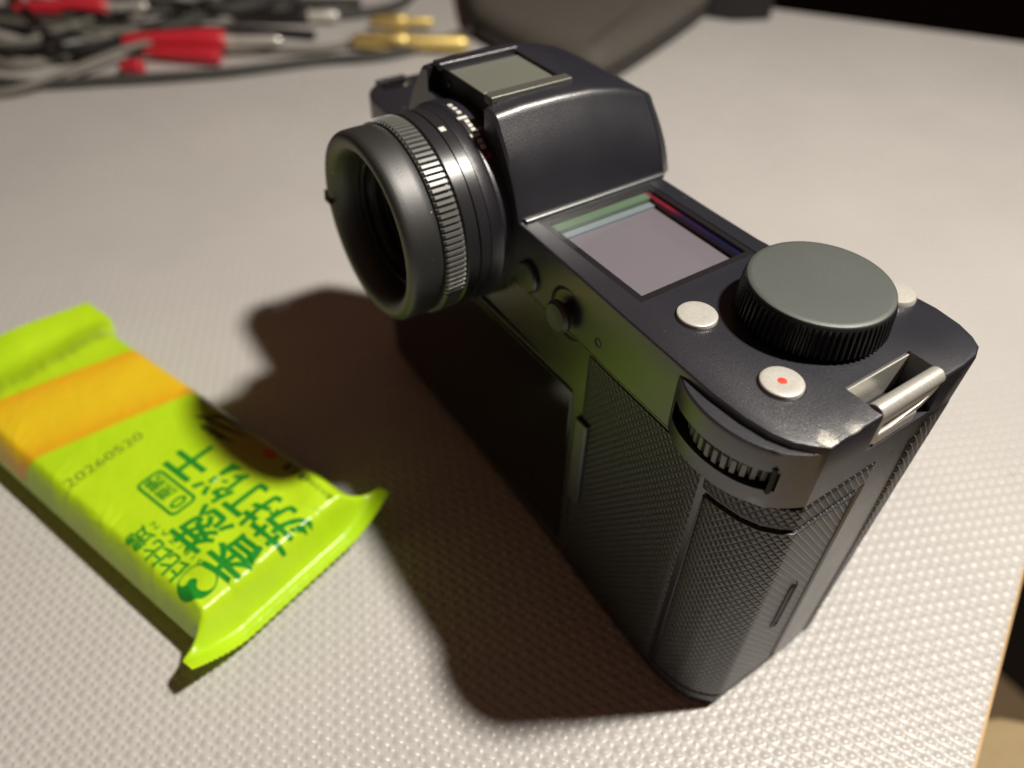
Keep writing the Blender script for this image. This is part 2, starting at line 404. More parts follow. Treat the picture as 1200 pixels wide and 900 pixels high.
# --- leather panels wrapped round the body
def path_between(pts, s0, s1, step=.8):
    P = [Vector(p) for p in pts]; L = [0]
    for a, b in zip(P, P[1:]): L.append(L[-1]+(b-a).length)
    def at(s):
        for i in range(len(P)-1):
            if s <= L[i+1]+1e-6: return P[i].lerp(P[i+1], (s-L[i])/(L[i+1]-L[i]))
        return P[-1]
    n = max(2, int((s1-s0)/step)); return [(at(s0+(s1-s0)*i/n), s0+(s1-s0)*i/n) for i in range(n+1)]
def arclen_at(pts, pred):
    P = [Vector(p) for p in pts]; s = 0
    for a, b in zip(P, P[1:]):
        l = (b-a).length
        for k in range(20):
            if pred(a.lerp(b, k/20)): return s+l*k/20
        s += l
    return s
def wrap_panel(name, basepts, s0, s1, z0, z1, off, mat, parent, z1f=None, rnd=.12, nz=6, zpts=None):
    """a skin panel following a plan path; off = how proud it stands; carries the 'wrap' coordinates for its pattern"""
    verts = []; uv = []; faces = []
    prof = None
    zs = [0, .004]+[.02+(1-.04)*k/nz for k in range(nz+1)]+[.996, 1]
    cols = None
    for k, t in enumerate(zs):
        edge = 1 if k in (0, len(zs)-1) else (.35 if k in (1, len(zs)-2) else 0)
        row = []
        zz0, zz1 = z0, z1
        pts = path_between(basepts((z0+z1)/2), s0, s1) if zpts is None else path_between(basepts(z0+(z1-z0)*t), s0, s1)
        n = len(pts)
        for i, (p, s) in enumerate(pts):
            a = pts[max(i-1, 0)][0]; b = pts[min(i+1, n-1)][0]; d = (b-a).normalized(); nn = Vector((d.y, -d.x))
            e2 = 1 if i in (0, n-1) else 0
            top = z1f(p.x) if z1f else z1
            o = off-(rnd+off+.1)*max(edge, e2) if max(edge, e2) == 1 else off-rnd*edge
            q = p+nn*o; z = z0+(top-z0)*t
            row.append((q.x, q.y, z)); uv.append((s, z))
        verts += row; cols = n
    for k in range(len(zs)-1):
        for i in range(cols-1): faces.append((k*cols+i, k*cols+i+1, (k+1)*cols+i+1, (k+1)*cols+i))
    o = obj(name, (verts, faces), mat, parent, ang=50, recalc=False)
    at = o.data.attributes.new('wrap', 'FLOAT_VECTOR', 'POINT')
    at.data.foreach_set('vector', [c for (s, z) in uv for c in (s*S, z*S, 0)])
    return o
RS = lambda z: REAR+SIDE+[(147.6, 29.5)]
sx = lambda x: arclen_at(RS(0), lambda p: p.x >= x)
sy = lambda y: arclen_at(RS(0), lambda p: p.x > 147.5 and p.y >= y)
S_a, S_d0, S_c, S_d1, S_e = sx(99.8), sx(133.3), sx(147.5), sy(21.6), sy(24.2)
def ztop(x): return 70.1 if x > 104 else 70.1-1.2*(1-((x-99.8)/4.2))
wrap_panel('leather_panel', RS, S_a, S_d0-.55, 3.0, 70.2, .28, 'leather', body)
wrap_panel('leather_panel', RS, S_d0-.50, S_e, 65.25, 70.2, .28, 'leather', body)
wrap_panel('leather_panel', RS, S_d1+.75, S_e, 3.0, 65.2, .28, 'shell_metal', body)
wrap_panel('leather_panel', RS, S_d0-.50, S_e, 3.0, 5.3, .28, 'leather', body)
door = wrap_panel('card_door', RS, S_d0+.35, S_d1, 6.0, 64.5, .42, 'leather', body)
# thin raised lip round the door
def lip(name, pts2, mat, parent, r=.22): return obj(name, tube(pts2, r, 6), mat, parent)
def on_path(s, off, z):
    (p, _), (q, _) = path_between(RS(0), max(0, s-.2), s+.2, .4)[0], path_between(RS(0), max(0, s-.2), s+.2, .4)[-1]
    d = (q-p).normalized(); c = (p+q)/2; return (c.x+d.y*off, c.y-d.x*off, z)
def door_lip():
    a, b = S_d0+.8, S_d1-.45; pts = []
    pts += [on_path(a, .40, 6.4+(57.5)*k/20) for k in range(21)]
    pts += [on_path(a+(b-a)*k/40, .40, 64.0) for k in range(1, 41)]
    pts += [on_path(b, .40, 64-(57.5)*k/20) for k in range(1, 21)]
    return pts
obj('door_lip', tube(door_lip(), .2, 8), 'ring_metal', door)
# leather on the grip's outer face
FR = lambda z: [(147.6, 22), (147.6, 28)]+front(43.0+4.6*(z/84.7)**1.5, 0, 30+8.5*(z/84.7))[:11]
gp = wrap_panel('leather_panel', FR, 11.8, 60, 3.0, 74.6, .28, 'leather', body, zpts=True, nz=20)
# slanted top of the smooth side strip (between the two leathers)
# slit with a raised rim on the card door
def slit():
    c = (15.2, 33.6); hw, hl = .95, 7.6; t = radians(1.0); pts = []
    for k in range(40):
        a = 2*pi*k/40; x = cos(a)*hw; z = (hl-hw if sin(a) > 0 else -(hl-hw))+sin(a)*hw
        pts.append((148.05, c[0]+x+z*.028, c[1]+z))
    pts.append(pts[0]); return tube(pts, .26, 6, False)
obj('latch_rim', slit(), 'ring_metal', door)
obj('latch_slot', prism([(147.9, 14.6), (148.12, 14.6), (148.12, 15.8), (147.9, 15.8)], 27.2, 40), 'recess', door, bevel=.1)

# --- rear: screen, buttons, joystick
sc_ = obj('rear_screen', box(14.5, 97.0, .35, 4, 7.0, 57.2), 'glass_dark', body, bevel=.5)
obj('screen_border', box(13.6, 97.9, .9, 4, 6.2, 58.0), 'black_metal', body, bevel=.3)
obj('side_button', box(99.9, 103.7, -.9, 3, 28, 53.2), 'black_metal', body, bevel=.45, seg=3)
obj('side_button', box(6.5, 11.5, 1.9, 5, 28, 53.2), 'black_metal', body, bevel=.45, seg=3)
def yz_lathe(prof, c, n=40): return lathe(prof, c, 'y', n)
obj('joystick_well', yz_lathe([(5.9, .35), (5.9, -.25), (5.3, -.45), (4.9, -.2), (4.6, .6)], (93.2, 1.1, 74.6)), 'recess', body)
js = obj('joystick', yz_lathe([(2.0, 1), (2.0, -1.4), (3.3, -1.7), (3.4, -2.5), (2.8, -3.1), (1.2, -2.8), (.1, -2.7)], (92.6, .9, 74.6)), 'rubber', body)
obj('indicator_lamp', yz_lathe([(1.0, .5), (1.0, -.28), (.75, -.34), (.72, -.1), (.1, -.1)], (102.8, .45, 74.6), 24), 'recess', body)
obj('rear_button', yz_lathe([(3.4, .5), (3.4, -.9), (3.0, -1.3), (.1, -1.4)], (79.6, 1.2, 75.2), 32), 'black_metal', body)

# --- viewfinder hump
def hump():
    st = []
    #       y,   base half width, top half width, top z, shoulder
    for y, bw, tw_, zt in ((1.4, 23.3, 13.6, 102.9), (2.0, 23.4, 13.9, 103.3), (8, 23.5, 14.1, 103.9), (16, 23.6, 14.3, 104.0), (24, 23.6, 14.4, 103.6), (31, 23.7, 14.5, 102.4), (36, 23.7, 14.6, 100.9), (38.9, 23.7, 14.7, 99.6)):
        c = 51.5; pr = [(c-bw, 84.5)]
        def side(sg):
            q = []
            for k in range(0, 9):
                t = k/8; x = bw+(tw_+.9-bw)*t; z = 84.5+(zt-1.3-84.5)*t
                x += 1.15*sin(pi*t)                       # slight outward belly
                q.append((c+sg*x, z))
            q += [(c+sg*(tw_+.55), zt-.72), (c+sg*(tw_+.1), zt-.3), (c+sg*(tw_-.7), zt-.05)]
            return q
        r = side(1); l = side(-1)[::-1]; top = [(c+tw_*f, zt+.18*(1-f*f)) for f in (.6, .2, -.2, -.6)]
        st.append([(x, y, z) for x, z in r+top+l])
    return loft(st)
hp = obj('viewfinder_hump', hump(), 'black_metal', body, ang=26)
cut(hp, [box(40.2, 62.2, -1, 4.4, 98.6, 110), box(40.8, 61.9, 4.0, 22.3, 102.9, 110)])
finish(hp, 26)
obj('hump_fillet', tube([(75.25, 2.6+k*3.6, 84.75) for k in range(11)], .75, 12), 'cap_metal', body)
def hump_cap():
    st = []
    for y, bw, tw_, zt in ((39.15, 23.3, 14.3, 99.2), (39.3, 23.6, 14.6, 99.45), (42.0, 22.1, 13.3, 98.2), (42.5, 21.4, 12.6, 97.4)):
        c = 51.5
        def side(sg):
            q = [(c+sg*(bw+(tw_+.9-bw)*k/8+1.15*sin(pi*k/8)), 84.4+(zt-1.3-84.4)*k/8) for k in range(9)]
            return q+[(c+sg*(tw_+.4), zt-.6), (c+sg*(tw_-.6), zt-.05)]
        st.append([(x, y, z) for x, z in side(1)+side(-1)[::-1]])
    return loft(st)
obj('hump_front_cap', hump_cap(), 'cap_metal', body, ang=26)
shoe = obj('hot_shoe', box(41.0, 61.7, 4.6, 22.2, 102.7, 102.95), 'black_metal', body)
obj('contact_plate', box(43.6, 57.0, 4.4, 21.6, 102.95, 103.5), 'shoe_plate', shoe, bevel=.25)
def rail(x0, x1, lipx):   # an L-shaped guide rail
    pr = [(x0, 102.9), (x1, 102.9), (x1, 105.2), (x0, 105.2)]
    v = [(x0, y, z) for y in () for z in ()]
    return box(x0, x1, 3.0, 22.6, 102.9, 105.0)
obj('rail', join(box(59.2, 61.8, 3.2, 22.8, 102.9, 104.7)), 'rail_metal', shoe, bevel=.35, seg=3)
obj('rail', box(57.2, 59.0, 5.2, 22.2, 103.0, 103.75), 'rail_metal', shoe, bevel=.2)
obj('rail', box(39.4, 42.2, 3.2, 22.8, 102.9, 104.6), 'black_metal', shoe, bevel=.35, seg=3)
obj('shoe_recess', join(box(40.3, 62.1, 4.2, 4.5, 98.7, 103.6), box(40.3, 62.1, 1.8, 4.2, 98.6, 98.75)), 'recess', shoe)
for (x, z) in ((44.5, 100.9), (58.2, 100.3)):
    obj('screw', lathe([(.8, .3), (.8, -.2), (.5, -.35), (.05, -.35)], (x, 4.2, z), 'y', 16), 'ring_metal', shoe)
def hump_top(x, y): 
    zt = 103.6 if y < 27 else 103.0
    ys = (16, 24, 31, 36); zs = (104.0, 103.6, 102.4, 100.9)
    for a in range(3):
        if ys[a] <= y <= ys[a+1]: zt = zs[a]+(zs[a+1]-zs[a])*(y-ys[a])/(ys[a+1]-ys[a])
    return zt+.18*(1-((x-51.5)/14.4)**2)
for cx, cy in ((60.2, 26.6), (46.2, 28.2)):
    for dx, dy in ((-1.1, .1), (0, .1), (1.1, .1), (-.55, -.75), (.55, -.75), (-.55, .95), (.55, .95)):
        x, y = cx+dx, cy+dy
        obj('microphone_hole', lathe([(.36, -.2), (.36, .03), (.26, .07), (.22, -.02), (.02, -.02)], (x, y, hump_top(x, y)), 'z', 12), 'recess', body)

# --- eyepiece
EC = (52, 0, 78.5)
ep = obj('eyepiece_mount', lathe([(21.4, 4), (21.4, -1.0), (21.0, -1.6), (20.7, -3.4), (20.2, -3.5)], EC, 'y', 96), 'black_metal', body, ang=30)
obj('smooth_ring', lathe([(20.2, -3.3), (20.75, -3.6), (20.75, -5.9), (20.45, -6.0), (20.45, -6.2), (20.75, -6.3), (20.75, -8.9), (20.3, -9.2), (19.2, -9.2)], EC, 'y', 96, capped=False), 'ring_metal', body, ang=30)
NK = 104
kn = obj('knurled_ring', lathe([(19.2, -9.1), (20.2, -9.3), (20.7, -9.6), (20.75, -11.5), (20.75, -13.4), (20.2, -13.8), (19, -13.9)], EC, 'y', NK*6, capped=False, ridge=lambda i, k: (0 if i % 6 < 4 else -.8) if 1 < k < 5 else 0), 'knurl_metal', body, ang=30)
cup = obj('rubber_eyecup', lathe([(18.5, -13.9), (19.6, -13.9), (20.0, -14.3), (20.1, -16.0), (20.1, -18.6), (20.05, -20.0), (19.8, -20.7), (19.4, -21.2), (18.3, -21.4), (17.0, -21.0), (16.0, -20.1), (15.3, -18.6), (15.0, -17.0), (14.9, -15.5), (13.6, -15.3), (13.2, -15.3)], EC, 'y', 96, capped=False), 'rubber', body, ang=60)
obj('inner_barrel', lathe([(14.9, -15.9), (14.0, -16.1), (13.8, -15.0), (14.2, -14.9), (14.1, -14.2), (13.2, -14.1), (12.9, -13.2), (12.0, -13.0), (11.9, -11.3), (10.9, -11.1), (10.8, -9.2), (9.9, -9.0), (9.8, -7.3), (9.0, -7.1), (8.9, -4)], EC, 'y', 72, capped=False), 'ring_metal', body, ang=30)
obj('eyepiece_lens', lathe([(9.0, -4.6), (8.4, -5.9), (6.8, -7.3), (4.6, -8.2), (2.3, -8.7), (.05, -8.8)], EC, 'y', 64), 'glass_dark', body, ang=60)
a0 = radians(186)
tab = []
px, pz = EC[0]+20.2*cos(a0), EC[2]+20.2*sin(a0)
obj('eyecup_tab', join(([(px-1.6, -21.0, pz+1.2), (px+1.2, -20.0, pz+1.7), (px+1.6, -20.6, pz-.5), (px-.1, -20.6, pz-2.2), (px+.4, -22.0, pz-.2), (px+4.8, -22.2, pz+.3)], [(0, 1, 2, 3), (0, 4, 3), (0, 1, 5, 4), (1, 2, 5), (2, 3, 4, 5)])), 'rubber', cup, ang=20)
# index dot and the dioptre scale
def on_ring(r, y, adeg, w, h, d=.06):
    a = radians(adeg); c = Vector((EC[0]+r*cos(a), y, EC[2]+r*sin(a))); t = Vector((-sin(a), 0, cos(a))); n = Vector((cos(a), 0, sin(a))); Y = Vector((0, 1, 0))
    v = []
    for q in (-d*2, d):
        for s1, s2 in ((-1, -1), (1, -1), (1, 1), (-1, 1)): v.append(tuple(c+n*q+t*s1*w/2+Y*s2*h/2))
    return v, [(0, 1, 2, 3), (4, 7, 6, 5), (0, 4, 5, 1), (1, 5, 6, 2), (2, 6, 7, 3), (3, 7, 4, 0)]
obj('index_dot', on_ring(20.75, -5.0, 76, 1.3, 1.3), 'white_paint', body, bevel=.3, seg=3)
for k, ad in enumerate((92, 87.5, 83, 78, 74.5, 71.2, 68, 64.5, 60.5, 57)):
    big = k in (3, 7)
    obj('scale_mark', on_ring(21.4, -.15 if big else .2, ad, .95 if not big else .8, 2.2 if big else 1.05, .25), 'white_paint', body, bevel=.12)
obj('scale_mark', on_ring(21.4, .1, 51, .3, 2.0), 'orange_paint', body)
obj('scale_mark', on_ring(21.4, .6, 53, .8, .3), 'orange_paint', body)

# --- top display
def lcd_mat():
    b = NB('display_layer')
    b.set(Base_Color=b.mix(b.noise(40, 3), (.185, .165, .195), (.21, .188, .212)), Roughness=.42)
    b.b.inputs['Coat Weight'].default_value = .6; b.b.inputs['Coat Roughness'].default_value = .12
    return b.m
disp = obj('top_display', box(77.2, 106.3, 5.8, 33.2, 82.05, 82.5), lcd_mat(), body)
M['bezel'] = simple('display_bezel', (.016, .015, .018), .35)
def frame(x0, x1, y0, y1, w, z0, z1):
    wl2, wr2, wf, wb = w
    out = [(x0, y0), (x1, y0), (x1, y1), (x0, y1)]; inn = [(x0+wl2, y0+wf), (x1-wr2, y0+wf), (x1-wr2, y1-wb), (x0+wl2, y1-wb)]
    v = [(x, y, z0) for x, y in out]+[(x, y, z1) for x, y in out]+[(x, y, z0) for x, y in inn]+[(x, y, z1) for x, y in inn]; f = []
    for i in range(4):
        j = (i+1) % 4
        f += [(i, j, 4+j, 4+i), (8+j, 8+i, 12+i, 12+j), (4+i, 4+j, 12+j, 12+i), (j, i, 8+i, 8+j)]
    return v, f
obj('bezel', frame(76.45, 107.05, 5.05, 33.95, (1.5, 1.5, 1.5, 1.3), 82.3, 84.55), 'bezel', disp)
# window reflections painted on strips: red to navy forward, green and blue hump side
def reflection_tint(name, stops, axis):
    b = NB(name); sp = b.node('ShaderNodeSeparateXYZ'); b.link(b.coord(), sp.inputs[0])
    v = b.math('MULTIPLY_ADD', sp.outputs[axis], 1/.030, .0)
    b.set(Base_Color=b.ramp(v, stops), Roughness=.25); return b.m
obj('reflection_strip', box(77.9, 105.6, 31.4, 32.7, 82.45, 83.9), reflection_tint('red_navy_reflection', [(.06, (.16, .02, .03)), (.34, (.22, .012, .03)), (.46, (.03, .01, .05)), (.8, (.008, .009, .05))], 0), disp)
obj('reflection_strip', box(77.9, 80.0, 6.5, 31.4, 82.45, 83.9), reflection_tint('green_reflection', [(-.0, (.10, .17, .10)), (.9, (.16, .24, .15))], 1), disp)
obj('reflection_strip', box(80.2, 81.9, 6.5, 31.2, 82.45, 83.0), reflection_tint('pale_blue_reflection', [(.1, (.22, .27, .30)), (.9, (.26, .31, .33))], 1), disp)
gl = NB('window_glass'); gl.set(Base_Color=(1, 1, 1), Roughness=.03, IOR=1.45); gl.b.inputs['Transmission Weight'].default_value = 1.0
gb = gl.n.new('ShaderNodeBsdfTransparent'); gg = gl.n.new('ShaderNodeBsdfGlossy'); gg.inputs['Roughness'].default_value = .03
fr_ = gl.n.new('ShaderNodeFresnel'); fr_.inputs['IOR'].default_value = 1.5; mx = gl.n.new('ShaderNodeMixShader')
gl.link(fr_.outputs[0], mx.inputs[0]); gl.link(gb.outputs[0], mx.inputs[1]); gl.link(gg.outputs[0], mx.inputs[2]); gl.link(mx.outputs[0], gl.n['Material Output'].inputs['Surface'])
obj('window_glass', ([(76.5, 5.1, 84.62), (107, 5.1, 84.62), (107, 33.9, 84.62), (76.5, 33.9, 84.62)], [(0, 1, 2, 3)]), gl.m, disp, recalc=False)

# --- dial, buttons, shutter release
DC = (125.3, 27.3, 84.7)
NDl = 74
dial = obj('mode_dial', lathe([(11.6, 0), (11.6, .4), (12.6, .7), (12.95, 1.1), (12.6, 5.3), (12.3, 6.4), (12.1, 6.75)], DC, 'z', NDl*4, ridge=lambda i, k: (0 if i % 4 in (0, 1) else -.6) if 1 < k < 5 else 0), 'dial_side', body, ang=30)
obj('dial_cap', lathe([(12.0, 6.5), (12.15, 6.75), (12.05, 7.05), (11.75, 7.22), (11.2, 7.25), (6, 7.25), (.05, 7.25)], DC, 'z', 128), 'dial_metal', dial, ang=30)
def button(c, r, h=.75):
    return lathe([(r-.1, -.3), (r, -.25), (r, h-.25), (r-.12, h-.06), (r-.35, h), (r*.5, h-.02), (.05, h-.04)], (c[0], c[1], 84.7), 'z', 64)
b1 = obj('silver_button', button((115.2, 10.5), 3.55), 'silver', body, ang=50); b1['label'] = 'plain silver button beside the display'
b2 = obj('silver_button', button((134.6, 9.8), 3.55), 'silver', body, ang=50); b2['label'] = 'silver button with a red dot'
for c in ((115.2, 10.5), (134.6, 9.8)):
    obj('button_collar', lathe([(3.9, -.2), (3.9, .09), (3.62, .09), (3.6, -.2)], (c[0], c[1], 84.66), 'z', 48, capped=False), 'recess', body)
obj('red_dot', lathe([(.75, -.1), (.75, .03), (.5, .08), (.05, .1)], (134.6, 9.8, 84.7+.72), 'z', 24), 'red_paint', b2)
sb = obj('shutter_button', lathe([(3.4, -1.5), (3.4, .4), (3.1, .8), (2.0, .9), (.05, .85)], (130.0, 44.9, 84.7), 'z', 64), 'silver', body, ang=40)

# --- strap lugs
def lug(xo, xi, y0, y1, z0, z1, sgn):
    """a rounded bar with a window below it, in the y-z plane"""
    out = smooth_poly([(y0, z0), (y1-3.6, z0+2.3), (y1-.6, z1-1.6), (y1-.3, z1), (y0, z1)], 0)
    hole = [(y0+1.7, z0+1.4), (y1-4.4, z0+3.3), (y1-2.2, z1-2.5), (y0+1.7, z1-2.5)]
    g = loft([[(xo, y, z) for y, z in out], [(xi, y, z) for y, z in out]])
    h = loft([[(xo+sgn*5, y, z) for y, z in hole], [(xi-sgn*5, y, z) for y, z in hole]])
    return g, h
g, h = lug(147.55, 145.3, 17.75, 33.8, 77.4, 84.2, 1)
lg = obj('strap_lug', g, 'chrome', body); cut(lg, [h]); finish(lg, 35, .3, 3)
obj('lug_bar', tube([(146.25, 17.7, 83.95), (146.25, 20, 83.95), (146.25, 31, 83.95), (146.25, 33.4, 83.95)], 1.5, 24), 'chrome', lg)
obj('lug_ledge', box(142.5, 147.7, 19.2, 29.4, 76.9, 79.4), 'chrome', lg, bevel=.4, seg=3)
obj('lug_liner', box(140.62, 140.95, 17.7, 33.8, 76.8, 84.2), 'chrome', lg, bevel=.08)
obj('lug_liner', box(141.1, 144.2, 26.0, 33.8, 76.65, 77.1), 'ring_metal', lg)
g, h = lug(-.9, .9, 8.2, 16.8, 77.8, 85.2, -1)
lg2 = obj('strap_lug', g, 'ring_metal', body); cut(lg2, [h]); finish(lg2, 35, .45, 3); lg2['label'] = 'dark strap lug at the far end'

# ------------------------------------------------------------------ the snack sachet
PU = Vector((.9454, .326)); PO = Vector((-15*.9454, -15*.326))+Vector((.326, -.9454))*78.2
def film_mat():
    b = NB('lime_printed_film')
    sp = b.node('ShaderNodeSeparateXYZ'); b.link(b.coord(), sp.inputs[0])
    X, Y = sp.outputs[0], sp.outputs[1]
    nz = b.noise(70, 3)
    base = b.mix(b.ramp(nz, [(.3, (0, 0, 0)), (.7, (1, 1, 1))]), (.47, .76, .012), (.56, .83, .016))
    # plain yellow-orange printed band across the far end
    xw = b.math('ADD', X, b.math('MULTIPLY', Y, -.28))
    up = b.math('DIVIDE', b.math('ADD', xw, .0345), .0022, clamp=True)
    dn = b.math('DIVIDE', b.math('SUBTRACT', -.0035, xw), .0022, clamp=True)
    top = b.math('GREATER_THAN', b.math('ADD', sp.outputs[2], 0), .0075)
    band = b.math('MULTIPLY', b.math('MULTIPLY', up, dn), top)
    mid = b.math('ABSOLUTE', b.math('DIVIDE', b.math('ADD', xw, .019), .0155))
    oc = b.mix(b.math('POWER', b.math('MINIMUM', mid, 1.0), 2.5), (.86, .60, .018), (.83, .36, .012))
    base = b.mix(band, base, oc)
    # pale olive printed patch with an orange cracker
    dx = b.math('DIVIDE', b.math('SUBTRACT', X, .0300), .0165); dy = b.math('DIVIDE', b.math('SUBTRACT', Y, .0205), .0105)
    q = b.math('SQRT', b.math('ADD', b.math('MULTIPLY', dx, dx), b.math('MULTIPLY', dy, dy)))
    pat = b.math('MULTIPLY', b.math('SUBTRACT', 1.25, q, clamp=True), top)
    base = b.mix(b.math('MULTIPLY', pat, .9, clamp=True), base, (.50, .44, .05))
    b.set(Base_Color=base, Roughness=.33)
    b.b.inputs['Coat Weight'].default_value = .2; b.b.inputs['Coat Roughness'].default_value = .18
    b.set(Normal=b.bump(b.noise(130, 5, .62), .55, .0008))
    return b.m
def sm(a, b, x):
    t = max(0.0, min(1.0, (x-a)/(b-a))); return t*t*(3-2*t)
U0, U1 = -69.5, 67.0                              # local x of the two seal ends
def halfw(x):
    e = max(sm(-44, -58, x), sm(58.5, 63.5, x)); return 24.3+5.3*e*(.8 if x < 0 else 1)
def mid_z(x, v):
    s = abs(v)/28.0; zz = 6.2
    if x > 50:
        t = sm(54, 67, x); zz = 6.2*(1-t)+4.2*t+7.4*t*max(0, s-.55)**1.6*2.6
    if x < -40:
        t = sm(-44, -67, x); zz = 6.2*(1-t)+(8.4+2.0*cos(v*.09))*t
    return zz
def thick(x):
    return min(1.0, sm(-58.5, -38, x)) * (1-sm(58.6, 63.6, x))
CR = [(R_.uniform(-58, 62), R_.uniform(-24, 24), R_.uniform(0, pi), R_.uniform(4, 13), R_.uniform(.35, .8), R_.choice((-1, 1))*R_.uniform(.10, .32)) for _ in range(46)]
CR += [(-47+R_.uniform(-5, 4), q*7.5, R_.uniform(-.25, .25), R_.uniform(6, 11), .8, R_.choice((-1, 1))*.6) for q in (-3, -2, -1, 0, 1, 2, 3)]
CR += [(57+R_.uniform(-2, 2), q*6.5, R_.uniform(-.3, .3), R_.uniform(4, 7), .7, R_.choice((-1, 1))*.5) for q in (-3, -2, -1, 0, 1, 2, 3)]
CR = [(a, b, cos(t), sin(t), L, w, h*(1 if abs(a) > 40 or abs(b) > 17 else .35)) for a, b, t, L, w, h in CR]
def crease(x, v):
    z = 0
    for a, b, c, s_, L, w, h in CR:
        p = (x-a)*c+(v-b)*s_
        if abs(p) > L*1.3: continue
        q = -(x-a)*s_+(v-b)*c
        if abs(q) > 4*w: continue
        z += h*exp(-(p/L)**2*2.5)*(exp(-(q/w)**2)-.35*exp(-((q-1.6*w)/w)**2))
    return z
def zt_zb(x, v):
    hw = halfw(x); s = min(1.0, abs(v)/hw); t = thick(x)
    m = mid_z(x, v)
    e_ = max(0.0, (s-.80)/.20); prof = 1-e_**1.7*.92 if s < .9999 else 0; pb = (1-s**8)**.5 if s < 1 else 0
    wr =   .45*sin(v*.55+x*.12)*sm(-34, -52, x)*t*1.4+.22*sin(x*.33+v*.2)*t*(s**2)+.5*exp(-((x-50-.04*v)/4.5)**2)*sin(v*.42)*t
    wr += crease(x, v)
    top = m+t*(7.9*prof*(1-.06*s*s)+wr*prof)
    bot = m-t*5.9*pb
    crimp = .08*sin(x*2*pi/1.15) if (x > 63.6 or x < -58.5) else 0
    return top+.12+crimp*(1-t), max(.12, bot-.12+crimp*(1-t))
def sachet():
    xs = []; x = U0
    while x <= U1+1e-6:
        xs.append(x); x += .29 if (x > 61.5 or x < -57) else .55
    nv = 88; V = []; F = []
    def vv(j): return sin((j/nv-.5)*pi)         # closer spacing at the sides
    for sgn in (1, 0):
        for x in xs:
            hw = halfw(x)
            for j in range(nv+1):
                v = vv(j)*hw; a, b = zt_zb(x, v)
                xx = x
                jag = 0
                if x in (xs[0], xs[-1]): jag = (.16 if j % 2 else -.16)*(1 if x > 0 else -1)
                V.append((x+jag, v, a if sgn else b))
    W = nv+1; n = len(xs); o2 = n*W
    for i in range(n-1):
        for j in range(nv):
            a = i*W+j
            F.append((a, a+W, a+W+1, a+1)); F.append((o2+a, o2+a+1, o2+a+W+1, o2+a+W))
    for i in range(n-1):
        for j in (0, nv):
            a = i*W+j; F.append((a, a+W, o2+a+W, o2+a))
    for j in range(nv):
        for i in (0, n-1):
            a = i*W+j; F.append((a, a+1, o2+a+1, o2+a))
    return V, F
pk = obj('snack_sachet', sachet(), film_mat(), None, ang=50)
pk.location = (PO.x*S, PO.y*S, 0); pk.rotation_euler = (0, 0, math.atan2(PU.y, PU.x))
pk['label'] = 'small lime green sachet of soda crackers with green lettering lying in front of the camera'; pk['category'] = 'snack packet'

def ink(name, col, rough=.35):
    b = NB(name); b.set(Base_Color=b.mix(b.noise(400, 3), tuple(c*.85 for c in col), col), Roughness=rough)
    b.b.inputs['Coat Weight'].default_value = .35; b.b.inputs['Coat Roughness'].default_value = .18; return b.m
M['ink_green'] = ink('green_ink', (.015, .30, .025)); M['ink_grey'] = ink('grey_ink', (.20, .30, .03)); M['ink_dark'] = ink('dark_ink', (.035, .10, .012))
M['ink_lime'] = ink('lime_ink', (.50, .78, .014)); M['ink_orange'] = ink('orange_ink', (.80, .16, .03)); M['ink_white'] = ink('white_ink', (.8, .82, .75))
def drape(name, verts2, faces, mat, lift=.13, sub=.7):
    """flat print laid on the sachet: local x,y in mm -> sits on the wrapper"""
    me = bpy.data.meshes.new(name); me.from_pydata([(x, y, 0) for x, y in verts2], [], faces)
    bm = bmesh.new(); bm.from_mesh(me); bmesh.ops.triangulate(bm, faces=bm.faces)
    for _ in range(6):
        L = [e for e in bm.edges if e.calc_length() > sub]
        if not L: break
        bmesh.ops.subdivide_edges(bm, edges=L, cuts=1); bmesh.ops.triangulate(bm, faces=bm.faces)
    for v in bm.verts: 
        x, y = v.co.x, v.co.y; v.co = Vector((x, y, zt_zb(x, y)[0]+lift))*S
    bmesh.ops.recalc_face_normals(bm, faces=bm.faces)
    if sum(f.normal.z for f in bm.faces) < 0: bmesh.ops.reverse_faces(bm, faces=bm.faces)
    bm.to_mesh(me); bm.free(); me.materials.append(M[mat]); me.polygons.foreach_set('use_smooth', [True]*len(me.polygons))
    o = bpy.data.objects.new(name, me); COL.objects.link(o); o.parent = pk; return o
def glyphs(text, size, bold=0):
    cu = bpy.data.curves.new('glyph', 'FONT'); cu.body = text; cu.size = size; cu.align_x = 'CENTER'; cu.align_y = 'CENTER'
    cu.offset = bold; cu.resolution_u = 3
    o = bpy.data.objects.new('glyph', cu); COL.objects.link(o); dg = bpy.context.evaluated_depsgraph_get(); dg.update()
    me = bpy.data.meshes.new_from_object(o.evaluated_get(dg)); 
    v = [(p.co.x, p.co.y) for p in me.vertices]; f = [tuple(p.vertices) for p in me.polygons]
    bpy.data.objects.remove(o); bpy.data.curves.remove(cu); bpy.data.meshes.remove(me)
    if v:
        x0 = min(a for a, b in v); x1 = max(a for a, b in v); y0 = min(b for a, b in v); y1 = max(b for a, b in v)
        v = [(a-(x0+x1)/2, b-(y0+y1)/2) for a, b in v]
        return v, f, x1-x0, y1-y0
    return v, f, 0, 0
def wtoL(u, v): return (u+15.0, -(v-78.2))        # sachet axes measured on the photograph -> local
